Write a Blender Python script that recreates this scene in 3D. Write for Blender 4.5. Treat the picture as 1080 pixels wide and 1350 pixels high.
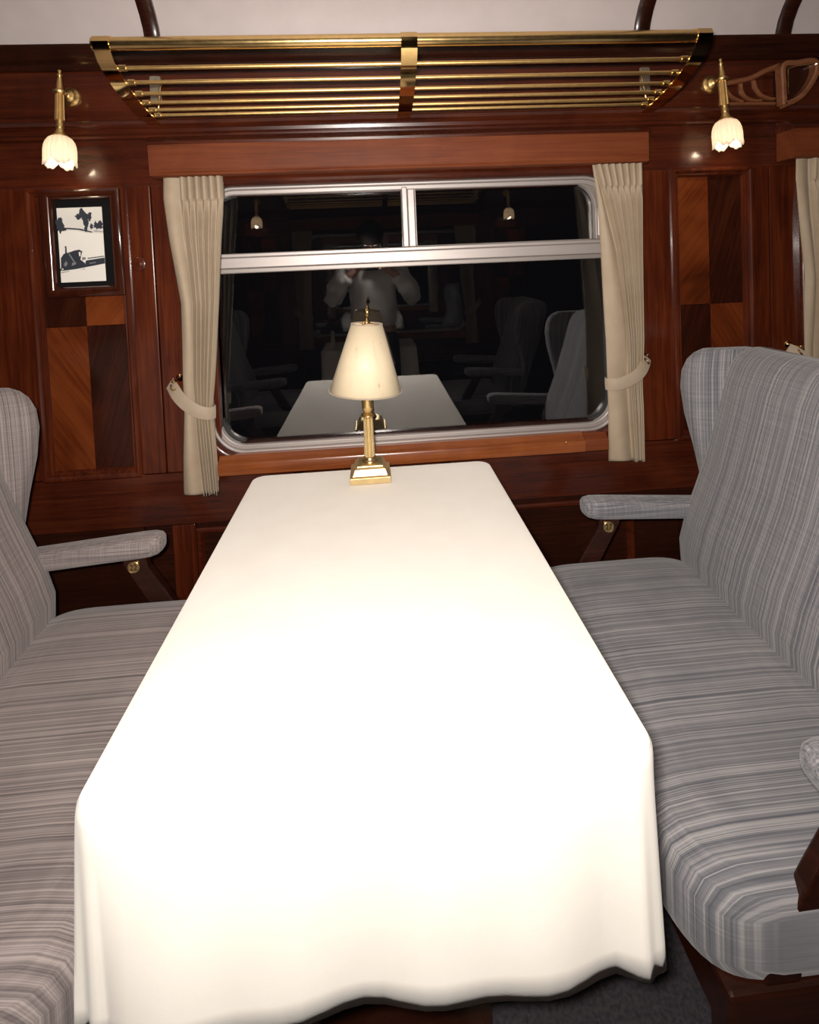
import bpy, bmesh, math, random
from mathutils import Vector, Matrix
random.seed(4)
PI = math.pi
sc = bpy.context.scene
for o in list(bpy.data.objects):
    bpy.data.objects.remove(o)

# ------------------------------------------------------------------ camera, world, flash, exposure
FW = Vector((0.06915238, 0.99690614, -0.03736438))
RT = Vector((0.9966124, -0.07070633, -0.04200393))
UP = Vector((0.04451587, 0.03433314, 0.99841854))
CAM = Vector((0.0, -1.76, 1.378))
cd = bpy.data.cameras.new('camera')
cd.sensor_fit = 'HORIZONTAL'; cd.sensor_width = 36; cd.lens = 24.0
cd.shift_x = -1 / 1080; cd.shift_y = -302 / 1080
cd.clip_start = 0.02
cam = bpy.data.objects.new('camera', cd)
m = Matrix.Identity(4)
for i in range(3):
    m[i][0] = RT[i]; m[i][1] = UP[i]; m[i][2] = -FW[i]; m[i][3] = CAM[i]
cam.matrix_world = m
sc.collection.objects.link(cam); sc.camera = cam

w = bpy.data.worlds.new('night'); sc.world = w; w.use_nodes = True
w.node_tree.nodes['Background'].inputs[0].default_value = (0.010, 0.010, 0.012, 1)
w.node_tree.nodes['Background'].inputs[1].default_value = 0.3

ld = bpy.data.lights.new('camera_flash', 'AREA')      # the photographer's flash head
ld.shape = 'RECTANGLE'; ld.size = 0.07; ld.size_y = 0.045
ld.energy = 39; ld.color = (1.0, 0.93, 0.865)
lo = bpy.data.objects.new('camera_flash', ld)
lo.location = (-0.045, -1.785, 1.440)
lo.rotation_euler = (math.radians(91), 0, math.radians(-3))
sc.collection.objects.link(lo)
sd = bpy.data.lights.new('shirt_fill', 'POINT')      # fill light added beside the flash head to brighten the photographer's shirt
sd.energy = 4.5; sd.color = (1.0, 0.93, 0.865); sd.shadow_soft_size = 0.02
so = bpy.data.objects.new('shirt_fill', sd); so.location = (-0.045, -1.765, 1.440)
sc.collection.objects.link(so)

vs = sc.view_settings
vs.view_transform = 'Standard'; vs.look = 'None'; vs.gamma = 1; vs.use_curve_mapping = False
vs.exposure = 0.0

# ------------------------------------------------------------------ materials
MATS = {}
def nt(name):
    m_ = bpy.data.materials.new(name); m_.use_nodes = True
    n = m_.node_tree.nodes; l = m_.node_tree.links
    b = n['Principled BSDF']; MATS[name] = m_
    return m_, n, l, b

def ramp(n, stops):
    r = n.new('ShaderNodeValToRGB')
    el = r.color_ramp.elements
    while len(el) < len(stops): el.new(0.5)
    for e, (p, c) in zip(el, stops):
        e.position = p; e.color = (*c, 1)
    return r

def mapped_noise(n, l, scale, ns=1.0, detail=4, rough=0.55, dist=0.0, rot=(0, 0, 0)):
    tc = n.new('ShaderNodeTexCoord'); mp = n.new('ShaderNodeMapping')
    mp.inputs['Scale'].default_value = scale
    m0 = n.new('ShaderNodeMapping'); m0.inputs['Rotation'].default_value = rot
    l.new(tc.outputs['Object'], m0.inputs['Vector']); l.new(m0.outputs[0], mp.inputs['Vector'])
    t = n.new('ShaderNodeTexNoise'); t.inputs['Scale'].default_value = ns
    t.inputs['Detail'].default_value = detail; t.inputs['Roughness'].default_value = rough
    t.inputs['Distortion'].default_value = dist
    l.new(mp.outputs[0], t.inputs['Vector'])
    return t

def wood(name, grain, dark, mid, light, rough=0.27, coat=0.30, tilt=0.0, fig=0.6, spec=0.42):
    m_, n, l, b = nt(name)
    s = {'x': (2.0, 40, 46), 'z': (46, 40, 2.0), 'y': (46, 2.0, 40)}[grain]
    t1 = mapped_noise(n, l, s, 1.0, 6, 0.62, 0.9, rot=(0, tilt, 0))
    s2 = tuple(v * 3.2 for v in s)
    t2 = mapped_noise(n, l, s2, 1.0, 3, 0.6, 0.2, rot=(0, tilt, 0))
    t3 = mapped_noise(n, l, (5, 5, 3.2), 1.0, 3, 0.5, 1.2, rot=(0, tilt, 0))
    mx = n.new('ShaderNodeMix'); mx.data_type = 'FLOAT'; mx.inputs[0].default_value = 0.35
    l.new(t1.outputs['Fac'], mx.inputs[2]); l.new(t2.outputs['Fac'], mx.inputs[3])
    my = n.new('ShaderNodeMix'); my.data_type = 'FLOAT'; my.inputs[0].default_value = fig * 0.5
    l.new(mx.outputs[0], my.inputs[2]); l.new(t3.outputs['Fac'], my.inputs[3])
    r = ramp(n, [(0.30, dark), (0.48, mid), (0.70, light)])
    l.new(my.outputs[0], r.inputs[0]); l.new(r.outputs[0], b.inputs['Base Color'])
    b.inputs['Roughness'].default_value = rough
    b.inputs['Specular IOR Level'].default_value = spec
    b.inputs['Coat Weight'].default_value = coat; b.inputs['Coat Roughness'].default_value = 0.10
    bp = n.new('ShaderNodeBump'); bp.inputs['Strength'].default_value = 0.06; bp.inputs['Distance'].default_value = 0.002
    l.new(mx.outputs[0], bp.inputs['Height']); l.new(bp.outputs[0], b.inputs['Normal'])
    return m_

wood('mahogany_x', 'x', (0.0151, 0.0034, 0.0017), (0.0504, 0.0092, 0.0035), (0.1008, 0.0218, 0.0071))
wood('mahogany_z', 'z', (0.0151, 0.0032, 0.0015), (0.0588, 0.0101, 0.0032), (0.1260, 0.0260, 0.0071))
wood('mahogany_dark', 'x', (0.0084, 0.0029, 0.0018), (0.0218, 0.0057, 0.0030), (0.0403, 0.0105, 0.0050), coat=0.22, spec=0.3)
wood('pelmet_wood', 'x', (0.0714, 0.0160, 0.0057), (0.1302, 0.0311, 0.0101), (0.1848, 0.0504, 0.0168), rough=0.55, coat=0.0, spec=0.15)
wood('sill_wood', 'x', (0.0882, 0.0202, 0.0050), (0.1806, 0.0470, 0.0113), (0.2772, 0.0840, 0.0227), rough=0.25)
wood('veneer_light', 'z', (0.0185, 0.0038, 0.0017), (0.1008, 0.0202, 0.0052), (0.1932, 0.0470, 0.0109), tilt=0.55, fig=0.9, coat=0.22, spec=0.3)
wood('veneer_light_cross', 'z', (0.0185, 0.0038, 0.0017), (0.0966, 0.0193, 0.0050), (0.1932, 0.0470, 0.0109), tilt=-0.7, fig=1.1, coat=0.22, spec=0.3)
wood('veneer_dark', 'z', (0.0084, 0.0025, 0.0015), (0.0252, 0.0057, 0.0025), (0.0504, 0.0118, 0.0044), tilt=-0.3, coat=0.22, spec=0.3)
wood('frame_wood', 'z', (0.0168, 0.0038, 0.0020), (0.0353, 0.0076, 0.0034), (0.0571, 0.0126, 0.0050), rough=0.2, coat=0.8, fig=0.3)
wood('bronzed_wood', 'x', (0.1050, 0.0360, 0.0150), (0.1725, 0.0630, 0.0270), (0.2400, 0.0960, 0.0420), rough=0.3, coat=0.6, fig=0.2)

def plain(name, col, rough=0.5, metal=0.0, **kw):
    m_, n, l, b = nt(name)
    b.inputs['Base Color'].default_value = (*col, 1)
    b.inputs['Roughness'].default_value = rough; b.inputs['Metallic'].default_value = metal
    for k, v in kw.items(): b.inputs[k.replace('_', ' ')].default_value = v
    return m_

def brass(name, col, rough, var=0.06):
    m_, n, l, b = nt(name)
    t = mapped_noise(n, l, (1, 1, 1), 60, 3)
    r = ramp(n, [(0.3, tuple(c * 0.86 for c in col)), (0.7, col)])
    l.new(t.outputs['Fac'], r.inputs[0]); l.new(r.outputs[0], b.inputs['Base Color'])
    b.inputs['Metallic'].default_value = 1.0
    mr = n.new('ShaderNodeMapRange'); mr.inputs['To Min'].default_value = rough; mr.inputs['To Max'].default_value = rough + var
    l.new(t.outputs['Fac'], mr.inputs['Value']); l.new(mr.outputs[0], b.inputs['Roughness'])
    return m_
brass('brass', (0.83, 0.60, 0.27), 0.24)
brass('brass_rod', (0.92, 0.63, 0.25), 0.32)
brass('brass_rail', (0.90, 0.63, 0.27), 0.17)
brass('brass_polished', (0.83, 0.58, 0.25), 0.07, 0.03)
brass('brass_satin', (0.80, 0.62, 0.32), 0.38)
brass('plate_brass', (0.62, 0.55, 0.42), 0.38)

def alu(name, col, rough):
    m_, n, l, b = nt(name)
    t = mapped_noise(n, l, (4, 60, 60), 1.0, 3)
    r = ramp(n, [(0.3, tuple(c * 0.92 for c in col)), (0.7, col)])
    l.new(t.outputs['Fac'], r.inputs[0]); l.new(r.outputs[0], b.inputs['Base Color'])
    b.inputs['Metallic'].default_value = 0.55; b.inputs['Roughness'].default_value = rough
alu('aluminium', (0.40, 0.358, 0.340), 0.48)
alu('aluminium_dull', (0.30, 0.265, 0.245), 0.5)
plain('rubber', (0.012, 0.012, 0.012), 0.7)
plain('black_plastic', (0.015, 0.015, 0.016), 0.4)
plain('print_white', (0.80, 0.77, 0.71), 0.35)
plain('print_sky', (0.66, 0.64, 0.60), 0.35)
plain('print_dark', (0.035, 0.040, 0.052), 0.35)
plain('print_grey', (0.20, 0.20, 0.21), 0.35)
plain('mat_black', (0.006, 0.006, 0.006), 0.8, Specular_IOR_Level=0.1)
plain('ink', (0.02, 0.012, 0.006), 0.5)
plain('skin', (0.55, 0.32, 0.23), 0.5)
plain('hair', (0.010, 0.007, 0.006), 0.95, Specular_IOR_Level=0.05)
plain('trousers', (0.015, 0.015, 0.02), 0.8)
plain('shoe_leather', (0.012, 0.010, 0.009), 0.35)
plain('porcelain', (0.75, 0.73, 0.70), 0.2)
plain('petal', (0.45, 0.12, 0.11), 0.6)
plain('leaf', (0.04, 0.10, 0.03), 0.5)
plain('eye_white', (0.8, 0.8, 0.78), 0.2)
plain('lip', (0.42, 0.17, 0.14), 0.45)

# ceiling paint
m_, n, l, b = nt('ceiling_paint')
t = mapped_noise(n, l, (1, 1, 1), 9, 5)
r = ramp(n, [(0.3, (0.475, 0.415, 0.400)), (0.7, (0.525, 0.460, 0.445))])
l.new(t.outputs['Fac'], r.inputs[0]); l.new(r.outputs[0], b.inputs['Base Color']); b.inputs['Roughness'].default_value = 0.6
t2 = mapped_noise(n, l, (1, 1, 1), 220, 2)
bp = n.new('ShaderNodeBump'); bp.inputs['Strength'].default_value = 0.08; l.new(t2.outputs['Fac'], bp.inputs['Height']); l.new(bp.outputs[0], b.inputs['Normal'])

# carpet
m_, n, l, b = nt('carpet')
t = mapped_noise(n, l, (1, 1, 1), 130, 4)
r = ramp(n, [(0.35, (0.020, 0.018, 0.024)), (0.65, (0.050, 0.040, 0.045))])
l.new(t.outputs['Fac'], r.inputs[0]); l.new(r.outputs[0], b.inputs['Base Color']); b.inputs['Roughness'].default_value = 0.95
bp = n.new('ShaderNodeBump'); bp.inputs['Strength'].default_value = 0.5; l.new(t.outputs['Fac'], bp.inputs['Height']); l.new(bp.outputs[0], b.inputs['Normal'])

# upholstery: fine woven stripes
def fabric(name, fine, cross, dk, md, lt, crossamt=0.3, rot=(0, 0, 0)):
    m_, n, l, b = nt(name)
    t1 = mapped_noise(n, l, fine, 1.0, 2, 0.6, 0.0, rot)
    t2 = mapped_noise(n, l, tuple(v * 0.30 for v in fine), 1.0, 2, 0.5, 0.0, rot)
    t3 = mapped_noise(n, l, cross, 1.0, 2, 0.6, 0.0)
    mx = n.new('ShaderNodeMix'); mx.data_type = 'FLOAT'; mx.inputs[0].default_value = 0.30
    l.new(t1.outputs['Fac'], mx.inputs[2]); l.new(t2.outputs['Fac'], mx.inputs[3])
    my = n.new('ShaderNodeMix'); my.data_type = 'FLOAT'; my.inputs[0].default_value = crossamt
    l.new(mx.outputs[0], my.inputs[2]); l.new(t3.outputs['Fac'], my.inputs[3])
    r = ramp(n, [(0.36, dk), (0.50, md), (0.64, lt)])
    l.new(my.outputs[0], r.inputs[0]); l.new(r.outputs[0], b.inputs['Base Color'])
    b.inputs['Roughness'].default_value = 0.9
    b.inputs['Sheen Weight'].default_value = 0.25
    bp = n.new('ShaderNodeBump'); bp.inputs['Strength'].default_value = 0.35; bp.inputs['Distance'].default_value = 0.002
    l.new(my.outputs[0], bp.inputs['Height']); l.new(bp.outputs[0], b.inputs['Normal'])
PAL = {'': ((0.068, 0.071, 0.085), (0.168, 0.166, 0.178), (0.34, 0.325, 0.325)),
       '_mauve': ((0.100, 0.080, 0.080), (0.225, 0.190, 0.184), (0.39, 0.335, 0.315))}
for sfx, (DK, MD, LT) in PAL.items():
    fabric('stripe_y' + sfx, (0.8, 430, 0.8), (9, 9, 320), DK, MD, LT, 0.13)
    fabric('stripe_wing_a' + sfx, (330, 2, 0.8), (8, 8, 320), DK, MD, LT, 0.15, rot=(0, 0, PI / 4))
    fabric('stripe_wing_b' + sfx, (330, 2, 0.8), (8, 8, 320), DK, MD, LT, 0.15, rot=(0, 0, -PI / 4))
    fabric('stripe_arm' + sfx, (1.5, 300, 360), (420, 5, 5), DK, MD, LT, 0.34)

# linen for curtains / tablecloth
def linen(name, a, c, rough=0.85, sheen=0.2):
    m_, n, l, b = nt(name)
    t = mapped_noise(n, l, (1, 1, 1), 14, 4)
    r = ramp(n, [(0.3, a), (0.7, c)])
    l.new(t.outputs['Fac'], r.inputs[0]); l.new(r.outputs[0], b.inputs['Base Color'])
    b.inputs['Roughness'].default_value = rough; b.inputs['Sheen Weight'].default_value = sheen
    t2 = mapped_noise(n, l, (1, 1, 1), 700, 2)
    bp = n.new('ShaderNodeBump'); bp.inputs['Strength'].default_value = 0.12; bp.inputs['Distance'].default_value = 0.001
    l.new(t2.outputs['Fac'], bp.inputs['Height']); l.new(bp.outputs[0], b.inputs['Normal'])
linen('curtain_cloth', (0.315, 0.240, 0.160), (0.365, 0.285, 0.198), 0.65, 0.1)
linen('tie_cloth', (0.33, 0.260, 0.185), (0.37, 0.295, 0.215), 0.6)
linen('table_linen', (0.83, 0.785, 0.71), (0.86, 0.82, 0.75))
linen('shirt_cloth', (0.72, 0.70, 0.68), (0.80, 0.78, 0.76))

# window glass: real pane, seen through and mirroring
m_ = bpy.data.materials.new('window_glass'); m_.use_nodes = True; MATS['window_glass'] = m_
n = m_.node_tree.nodes; l = m_.node_tree.links; n.clear()
out = n.new('ShaderNodeOutputMaterial'); mix = n.new('ShaderNodeMixShader')
tr = n.new('ShaderNodeBsdfTransparent'); gl = n.new('ShaderNodeBsdfGlossy'); gl.inputs['Roughness'].default_value = 0.0
fr = n.new('ShaderNodeFresnel'); fr.inputs['IOR'].default_value = 2.0
l.new(fr.outputs[0], mix.inputs[0]); l.new(tr.outputs[0], mix.inputs[1]); l.new(gl.outputs[0], mix.inputs[2]); l.new(mix.outputs[0], out.inputs[0])

# lampshade: parchment that lets light through
def translucent(name, col, amt, gloss=0.15, rough=0.48, streak=None):
    m_ = bpy.data.materials.new(name); m_.use_nodes = True; MATS[name] = m_
    n = m_.node_tree.nodes; l = m_.node_tree.links
    b = n['Principled BSDF']; out = n['Material Output']
    b.inputs['Roughness'].default_value = rough; b.inputs['Base Color'].default_value = (*col, 1)
    b.inputs['Specular IOR Level'].default_value = gloss * 3
    ts = n.new('ShaderNodeBsdfTranslucent'); ts.inputs[0].default_value = (*col, 1)
    if streak:
        t = mapped_noise(n, l, (28, 28, 5), 1.0, 5, 0.7, 0.4)
        r = ramp(n, [(0.27, streak), (0.40, col), (0.7, tuple(min(1, c * 1.06) for c in col))])
        l.new(t.outputs['Fac'], r.inputs[0]); l.new(r.outputs[0], b.inputs['Base Color']); l.new(r.outputs[0], ts.inputs[0])
    mix = n.new('ShaderNodeMixShader'); mix.inputs[0].default_value = amt
    l.new(b.outputs[0], mix.inputs[1]); l.new(ts.outputs[0], mix.inputs[2]); l.new(mix.outputs[0], out.inputs[0])
translucent('parchment', (0.80, 0.68, 0.48), 0.18, streak=(0.52, 0.38, 0.20))
translucent('frosted_glass', (0.80, 0.73, 0.66), 0.5, gloss=0.3, rough=0.2)
def emis(name, col, s):
    m_, n, l, b = nt(name)
    b.inputs['Base Color'].default_value = (0, 0, 0, 1)
    b.inputs['Emission Color'].default_value = (*col, 1); b.inputs['Emission Strength'].default_value = s
emis('bulb_glow', (1.0, 0.84, 0.58), 14)

# ------------------------------------------------------------------ mesh helpers
COL = sc.collection
BASE = {}
def thing(name, label, cat, base, group=None, M=Matrix.Identity(4), kind=None):
    o = bpy.data.objects.new(name, None); COL.objects.link(o)
    o.empty_display_size = 0.05
    o.matrix_world = M @ Matrix.Translation(Vector(base))
    BASE[o.name] = Vector(base)
    if label: o['label'] = label
    if cat: o['category'] = cat
    if group: o['group'] = group
    if kind: o['kind'] = kind
    return o

def tag(o, label=None, cat=None, group=None, kind=None):
    if label: o['label'] = label
    if cat: o['category'] = cat
    if group: o['group'] = group
    if kind: o['kind'] = kind
    return o

class MB:
    def __init__(s): s.v = []; s.f = []; s.mi = []; s.cur = 0
    def add(s, vs, fs):
        k = len(s.v); s.v += [tuple(v) for v in vs]
        s.f += [tuple(i + k for i in f) for f in fs]; s.mi += [s.cur] * len(fs)
        return s
    def box(s, x0, x1, y0, y1, z0, z1):
        v = [(x, y, z) for x in (x0, x1) for y in (y0, y1) for z in (z0, z1)]
        return s.add(v, [(0, 1, 3, 2), (4, 6, 7, 5), (0, 4, 5, 1), (2, 3, 7, 6), (0, 2, 6, 4), (1, 5, 7, 3)])
    def loft(s, rings, cap0=True, cap1=True, closed=True):
        nn = len(rings[0]); v = [p for r_ in rings for p in r_]; f = []
        for i in range(len(rings) - 1):
            for j in range(nn if closed else nn - 1):
                a = i * nn + j; b2 = i * nn + (j + 1) % nn
                f.append((a, b2, b2 + nn, a + nn))
        if cap0: f.append(tuple(range(nn - 1, -1, -1)))
        if cap1: f.append(tuple((len(rings) - 1) * nn + j for j in range(nn)))
        return s.add(v, f)
    def tube(s, path, rad, nseg=12, cap=True):
        P = [Vector(p) for p in path]; rings = []
        if not hasattr(rad, '__len__'): rad = [rad] * len(P)
        ref = None
        for i, p in enumerate(P):
            t = (P[min(i + 1, len(P) - 1)] - P[max(i - 1, 0)]).normalized()
            if ref is None:
                ref = Vector((0, 0, 1)) if abs(t.z) < 0.9 else Vector((1, 0, 0))
            a = t.cross(ref)
            if a.length < 1e-4: a = t.cross(Vector((0, 1, 0)))
            a.normalize(); b2 = a.cross(t).normalized(); ref = b2
            rings.append([p + rad[i] * (math.cos(q) * a + math.sin(q) * b2) for q in (2 * PI * k / nseg for k in range(nseg))])
        return s.loft(rings, cap, cap)
    def lathe(s, prof, c=(0, 0, 0), nseg=24, axis='z', flute=None):
        rings = []
        for r_, h in prof:
            ring = []
            for k in range(nseg):
                q = 2 * PI * k / nseg
                rr_ = r_ * (flute(k, h) if flute else 1)
                a, b2 = rr_ * math.cos(q), rr_ * math.sin(q)
                p = {'z': (a, b2, h), 'y': (a, h, -b2), 'x': (h, a, b2)}[axis]
                ring.append((c[0] + p[0], c[1] + p[1], c[2] + p[2]))
            rings.append(ring)
        return s.loft(rings)
    def prism_x(s, prof, x0, x1):
        return s.loft([[(x, y, z) for y, z in prof] for x in (x0, x1)])
    def prism_y(s, outl, y0, y1):
        return s.loft([[(x, y, z) for x, z in outl] for y in (y1, y0)])
    def ring_y(s, outer, inner, y0, y1):      # y0 front (towards the room)
        nn = len(outer)
        v = [(x, y0, z) for x, z in outer] + [(x, y0, z) for x, z in inner] + [(x, y1, z) for x, z in inner] + [(x, y1, z) for x, z in outer]
        f = []
        for q in range(4):
            for j in range(nn):
                a = q * nn + j; b2 = q * nn + (j + 1) % nn
                c_ = ((q + 1) % 4) * nn + j; d = ((q + 1) % 4) * nn + (j + 1) % nn
                f.append((a, b2, d, c_))
        return s.add(v, f)
    def sweep_frame(s, x0, x1, z0, z1, prof):   # prof: (inset, y) open chain
        rings = []
        for ins, y in prof:
            rings.append([(x0 + ins, y, z0 + ins), (x1 - ins, y, z0 + ins), (x1 - ins, y, z1 - ins), (x0 + ins, y, z1 - ins)])
        rings.append(rings[0])
        return s.loft(rings, False, False)
    def xform(s, M, k0=0):
        s.v = s.v[:k0] + [tuple(M @ Vector(v)) for v in s.v[k0:]]
        return s
    def build(s, name, mat, parent=None, smooth=False, bevel=0.0, M=None, seg=2, subsurf=0, solid=0.0):
        me = bpy.data.meshes.new(name); me.from_pydata(s.v, [], s.f)
        mats = mat if isinstance(mat, (list, tuple)) else [mat]
        for q in mats: me.materials.append(MATS[q])
        if len(mats) > 1: me.polygons.foreach_set('material_index', s.mi)
        bm = bmesh.new(); bm.from_mesh(me)
        bmesh.ops.remove_doubles(bm, verts=bm.verts, dist=1e-6)
        bmesh.ops.recalc_face_normals(bm, faces=bm.faces); bm.to_mesh(me); bm.free()
        o = bpy.data.objects.new(name, me); COL.objects.link(o)
        if parent is not None:
            root = parent
            bsum = Vector((0, 0, 0))
            if parent.name in BASE: bsum = BASE[parent.name]
            me.transform(Matrix.Translation(-bsum)); o.parent = parent
            BASE[o.name] = bsum
        elif M is not None:
            o.matrix_world = M
            BASE[o.name] = Vector((0, 0, 0))
        else:
            BASE[o.name] = Vector((0, 0, 0))
        if smooth:
            for p in me.polygons: p.use_smooth = True
            if smooth == 'auto':
                me.set_sharp_from_angle(angle=math.radians(38))
        if solid:
            md = o.modifiers.new('solid', 'SOLIDIFY'); md.thickness = solid; md.offset = 0
        if bevel:
            md = o.modifiers.new('bevel', 'BEVEL'); md.width = bevel; md.segments = seg; md.limit_method = 'ANGLE'; md.angle_limit = math.radians(40)
        if subsurf:
            md = o.modifiers.new('sub', 'SUBSURF'); md.levels = subsurf; md.render_levels = subsurf
        return o

def part(name, mat, parent, fn, **kw):
    mb = MB(); fn(mb); return mb.build(name, mat, parent, **kw)

def rr(x0, x1, z0, z1, r_, k=10):
    r4 = r_ if hasattr(r_, '__len__') else (r_,) * 4
    pts = []
    for (cx, cz, a0, q) in ((x1 - r4[0], z0 + r4[0], -PI / 2, r4[0]), (x1 - r4[1], z1 - r4[1], 0, r4[1]), (x0 + r4[2], z1 - r4[2], PI / 2, r4[2]), (x0 + r4[3], z0 + r4[3], PI, r4[3])):
        for i in range(k + 1):
            a = a0 + PI / 2 * i / k
            pts.append((cx + q * math.cos(a), cz + q * math.sin(a)))
    return pts

def supell(cx, cy, a, b_, e=3.0, k=28):
    pts = []
    for i in range(k):
        q = 2 * PI * i / k; c, s_ = math.cos(q), math.sin(q)
        pts.append((cx + a * math.copysign(abs(c) ** (2 / e), c), cy + b_ * math.copysign(abs(s_) ** (2 / e), s_)))
    return pts

def dup(root, M, label=None, group=None):
    c = root.copy(); COL.objects.link(c); c.matrix_world = M
    if label: c['label'] = label
    if group: c['group'] = group
    for ch in list(root.children):
        d = ch.copy(); COL.objects.link(d); d.parent = c
        for g in list(ch.children):
            e = g.copy(); COL.objects.link(e); e.parent = d
    return c

def lerp(tbl, t):
    if t <= tbl[0][0]: return tbl[0][1]
    for (a, va), (b_, vb) in zip(tbl, tbl[1:]):
        if t <= b_:
            k = (t - a) / (b_ - a); return va + (vb - va) * k
    return tbl[-1][1]

# ------------------------------------------------------------------ room shell
YO = -2.68                       # opposite wall
PITCH = 2.02
I4 = Matrix.Identity(4)
MOPP = Matrix.Translation((0.25, YO, 0)) @ Matrix.Rotation(PI, 4, 'Z')
MNEXT = Matrix.Translation((PITCH, 0, 0))
XL, XR = -2.15, 3.25

fl = MB().box(XL, XR, YO - 0.06, 0.06, -0.05, 0.0).build('floor', 'carpet'); tag(fl, kind='structure')

def ceil_p(i, k):
    a = PI * i / k
    return YO / 2 - (YO / 2 + 0.012) * math.cos(a), 2.052 + 0.43 * math.sin(a)
N = 40
mb = MB()
prof = [ceil_p(i, N) for i in range(N + 1)]
mb.loft([[(x, y, z) for y, z in prof] + [(x, y, z + 0.04) for y, z in reversed(prof)] for x in (XL, XR)])
ceil = mb.build('ceiling', 'ceiling_paint', smooth='auto'); tag(ceil, kind='structure')
for xa, xb in ((-0.655, -0.610), (0.880, 0.928), (1.365, 1.413), (-1.16, -1.115)):
    mb = MB(); k = 40
    rings = []
    for i in range(k + 1):
        y, z = ceil_p(i, k); a = PI * i / k
        nv = Vector((0, -math.cos(a) * 0.43, -math.sin(a) * 1.33)).normalized()
        rings.append([(x_, y + nv.y * h_, z + nv.z * h_) for x_, h_ in ((xa, -0.005), (xa, 0.012), (xa + 0.01, 0.018), (xb - 0.01, 0.018), (xb, 0.012), (xb, -0.005))])
    mb.loft(rings)
    mb.build('ceiling_rib', 'mahogany_dark', ceil, smooth='auto')

WINHOLE = (-0.50, 0.785, 0.82, 1.61)

def build_wall(name, M, holes, bays):
    # base carcass with real openings
    xs0, xs1 = (XL, XR) if M is I4 else (0.25 - XR, 0.25 - XL)
    root = thing(name, None, None, (0, 0, 0), M=M, kind='structure')
    mb = MB(); x = xs0
    for off in holes:
        h0, h1 = WINHOLE[0] + off, WINHOLE[1] + off
        mb.box(x, h0, 0.02, 0.07, 0, 2.07)
        mb.box(h0, h1, 0.02, 0.07, 0, WINHOLE[2]); mb.box(h0, h1, 0.02, 0.07, WINHOLE[3], 2.07)
        x = h1
    mb.box(x, xs1, 0.02, 0.07, 0, 2.07)
    mb.build('carcass', 'mahogany_dark', root)
    # cornice, frieze and moulded band run the whole length
    part('cornice', 'mahogany_dark', root, lambda q: q.prism_x([(0.03, 2.003), (-0.012, 2.003), (-0.016, 2.010), (-0.016, 2.020), (-0.03, 2.028), (-0.045, 2.045), (-0.05, 2.052), (-0.05, 2.068), (0.03, 2.068)], xs0, xs1), smooth='auto')
    part('frieze_board', 'mahogany_x', root, lambda q: q.box(xs0, xs1, 0.0, 0.02, 1.845, 2.006))
    part('moulding', 'mahogany_x', root, lambda q: q.prism_x([(0.02, 1.792), (-0.006, 1.792), (-0.014, 1.796), (-0.016, 1.802), (-0.012, 1.808), (-0.008, 1.812), (-0.010, 1.822), (-0.018, 1.828), (-0.024, 1.834), (-0.022, 1.840), (-0.014, 1.843), (-0.012, 1.848), (-0.006, 1.853), (0.02, 1.853)], xs0, xs1), smooth='auto')
    part('frieze_board', 'mahogany_x', root, lambda q: q.box(xs0, xs1, 0.002, 0.02, 1.648, 1.793))
    # lower rail and skirting
    part('rail', 'mahogany_x', root, lambda q: q.box(xs0, xs1, 0.0, 0.02, 0.575, 0.742), bevel=0.002)
    part('skirting', 'mahogany_dark', root, lambda q: q.prism_x([(0.02, 0.0), (-0.02, 0.0), (-0.02, 0.11), (-0.012, 0.125), (0.02, 0.13)], xs0, xs1))
    for off in bays:
        # stiles
        for a, b_ in ((-0.755, -0.677), (-0.673, -0.50), (0.79, 0.872), (0.876, 1.008)):
            part('stile', 'mahogany_z', root, lambda q: q.box(a + off, b_ + off, -0.002, 0.02, 0.745, 1.65), bevel=0.0025)
        # lower panels under the window
        part('panel_moulding', 'mahogany_x', root, lambda q: q.sweep_frame(-0.595 + off, 0.845 + off, 0.14, 0.562, [(0, 0.02), (0, -0.008), (0.006, -0.012), (0.014, -0.010), (0.02, 0.0), (0.024, 0.02)]), smooth='auto')
        part('lower_panel', 'mahogany_dark', root, lambda q: q.box(-0.595 + off, 0.845 + off, 0.010, 0.02, 0.13, 0.575))
        part('lower_stile', 'mahogany_z', root, lambda q: q.box(-0.670 + off, -0.598 + off, 0.0, 0.02, 0.13, 0.573), bevel=0.0025)
    return root

def panel_bay(root, x0, x1, sx, sz, tones):
    z0, z1 = 0.745, 1.65
    part('panel_moulding', 'mahogany_z', root, lambda q: q.sweep_frame(x0 - 0.012, x1 + 0.012, z0 - 0.006, z1 + 0.004, [(0, 0.02), (0, -0.008), (0.005, -0.014), (0.012, -0.015), (0.017, -0.010), (0.019, -0.004), (0.024, -0.006), (0.030, 0.004), (0.032, 0.02)]), smooth='auto')
    for (a, b_, c, d, t) in ((x0, sx, sz + 0.0, z1, tones[0]), (sx, x1, sz, z1, tones[1]), (x0, sx, z0, sz, tones[2]), (sx, x1, z0, sz, tones[3])):
        part('veneer_panel', t, root, lambda q: q.box(a + 0.0006, b_ - 0.0006, 0.010, 0.02, c + 0.0006, d - 0.0006))
    part('lower_panel', 'mahogany_dark', root, lambda q: q.box(x0, x1, 0.006, 0.02, 0.13, 0.573))

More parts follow.
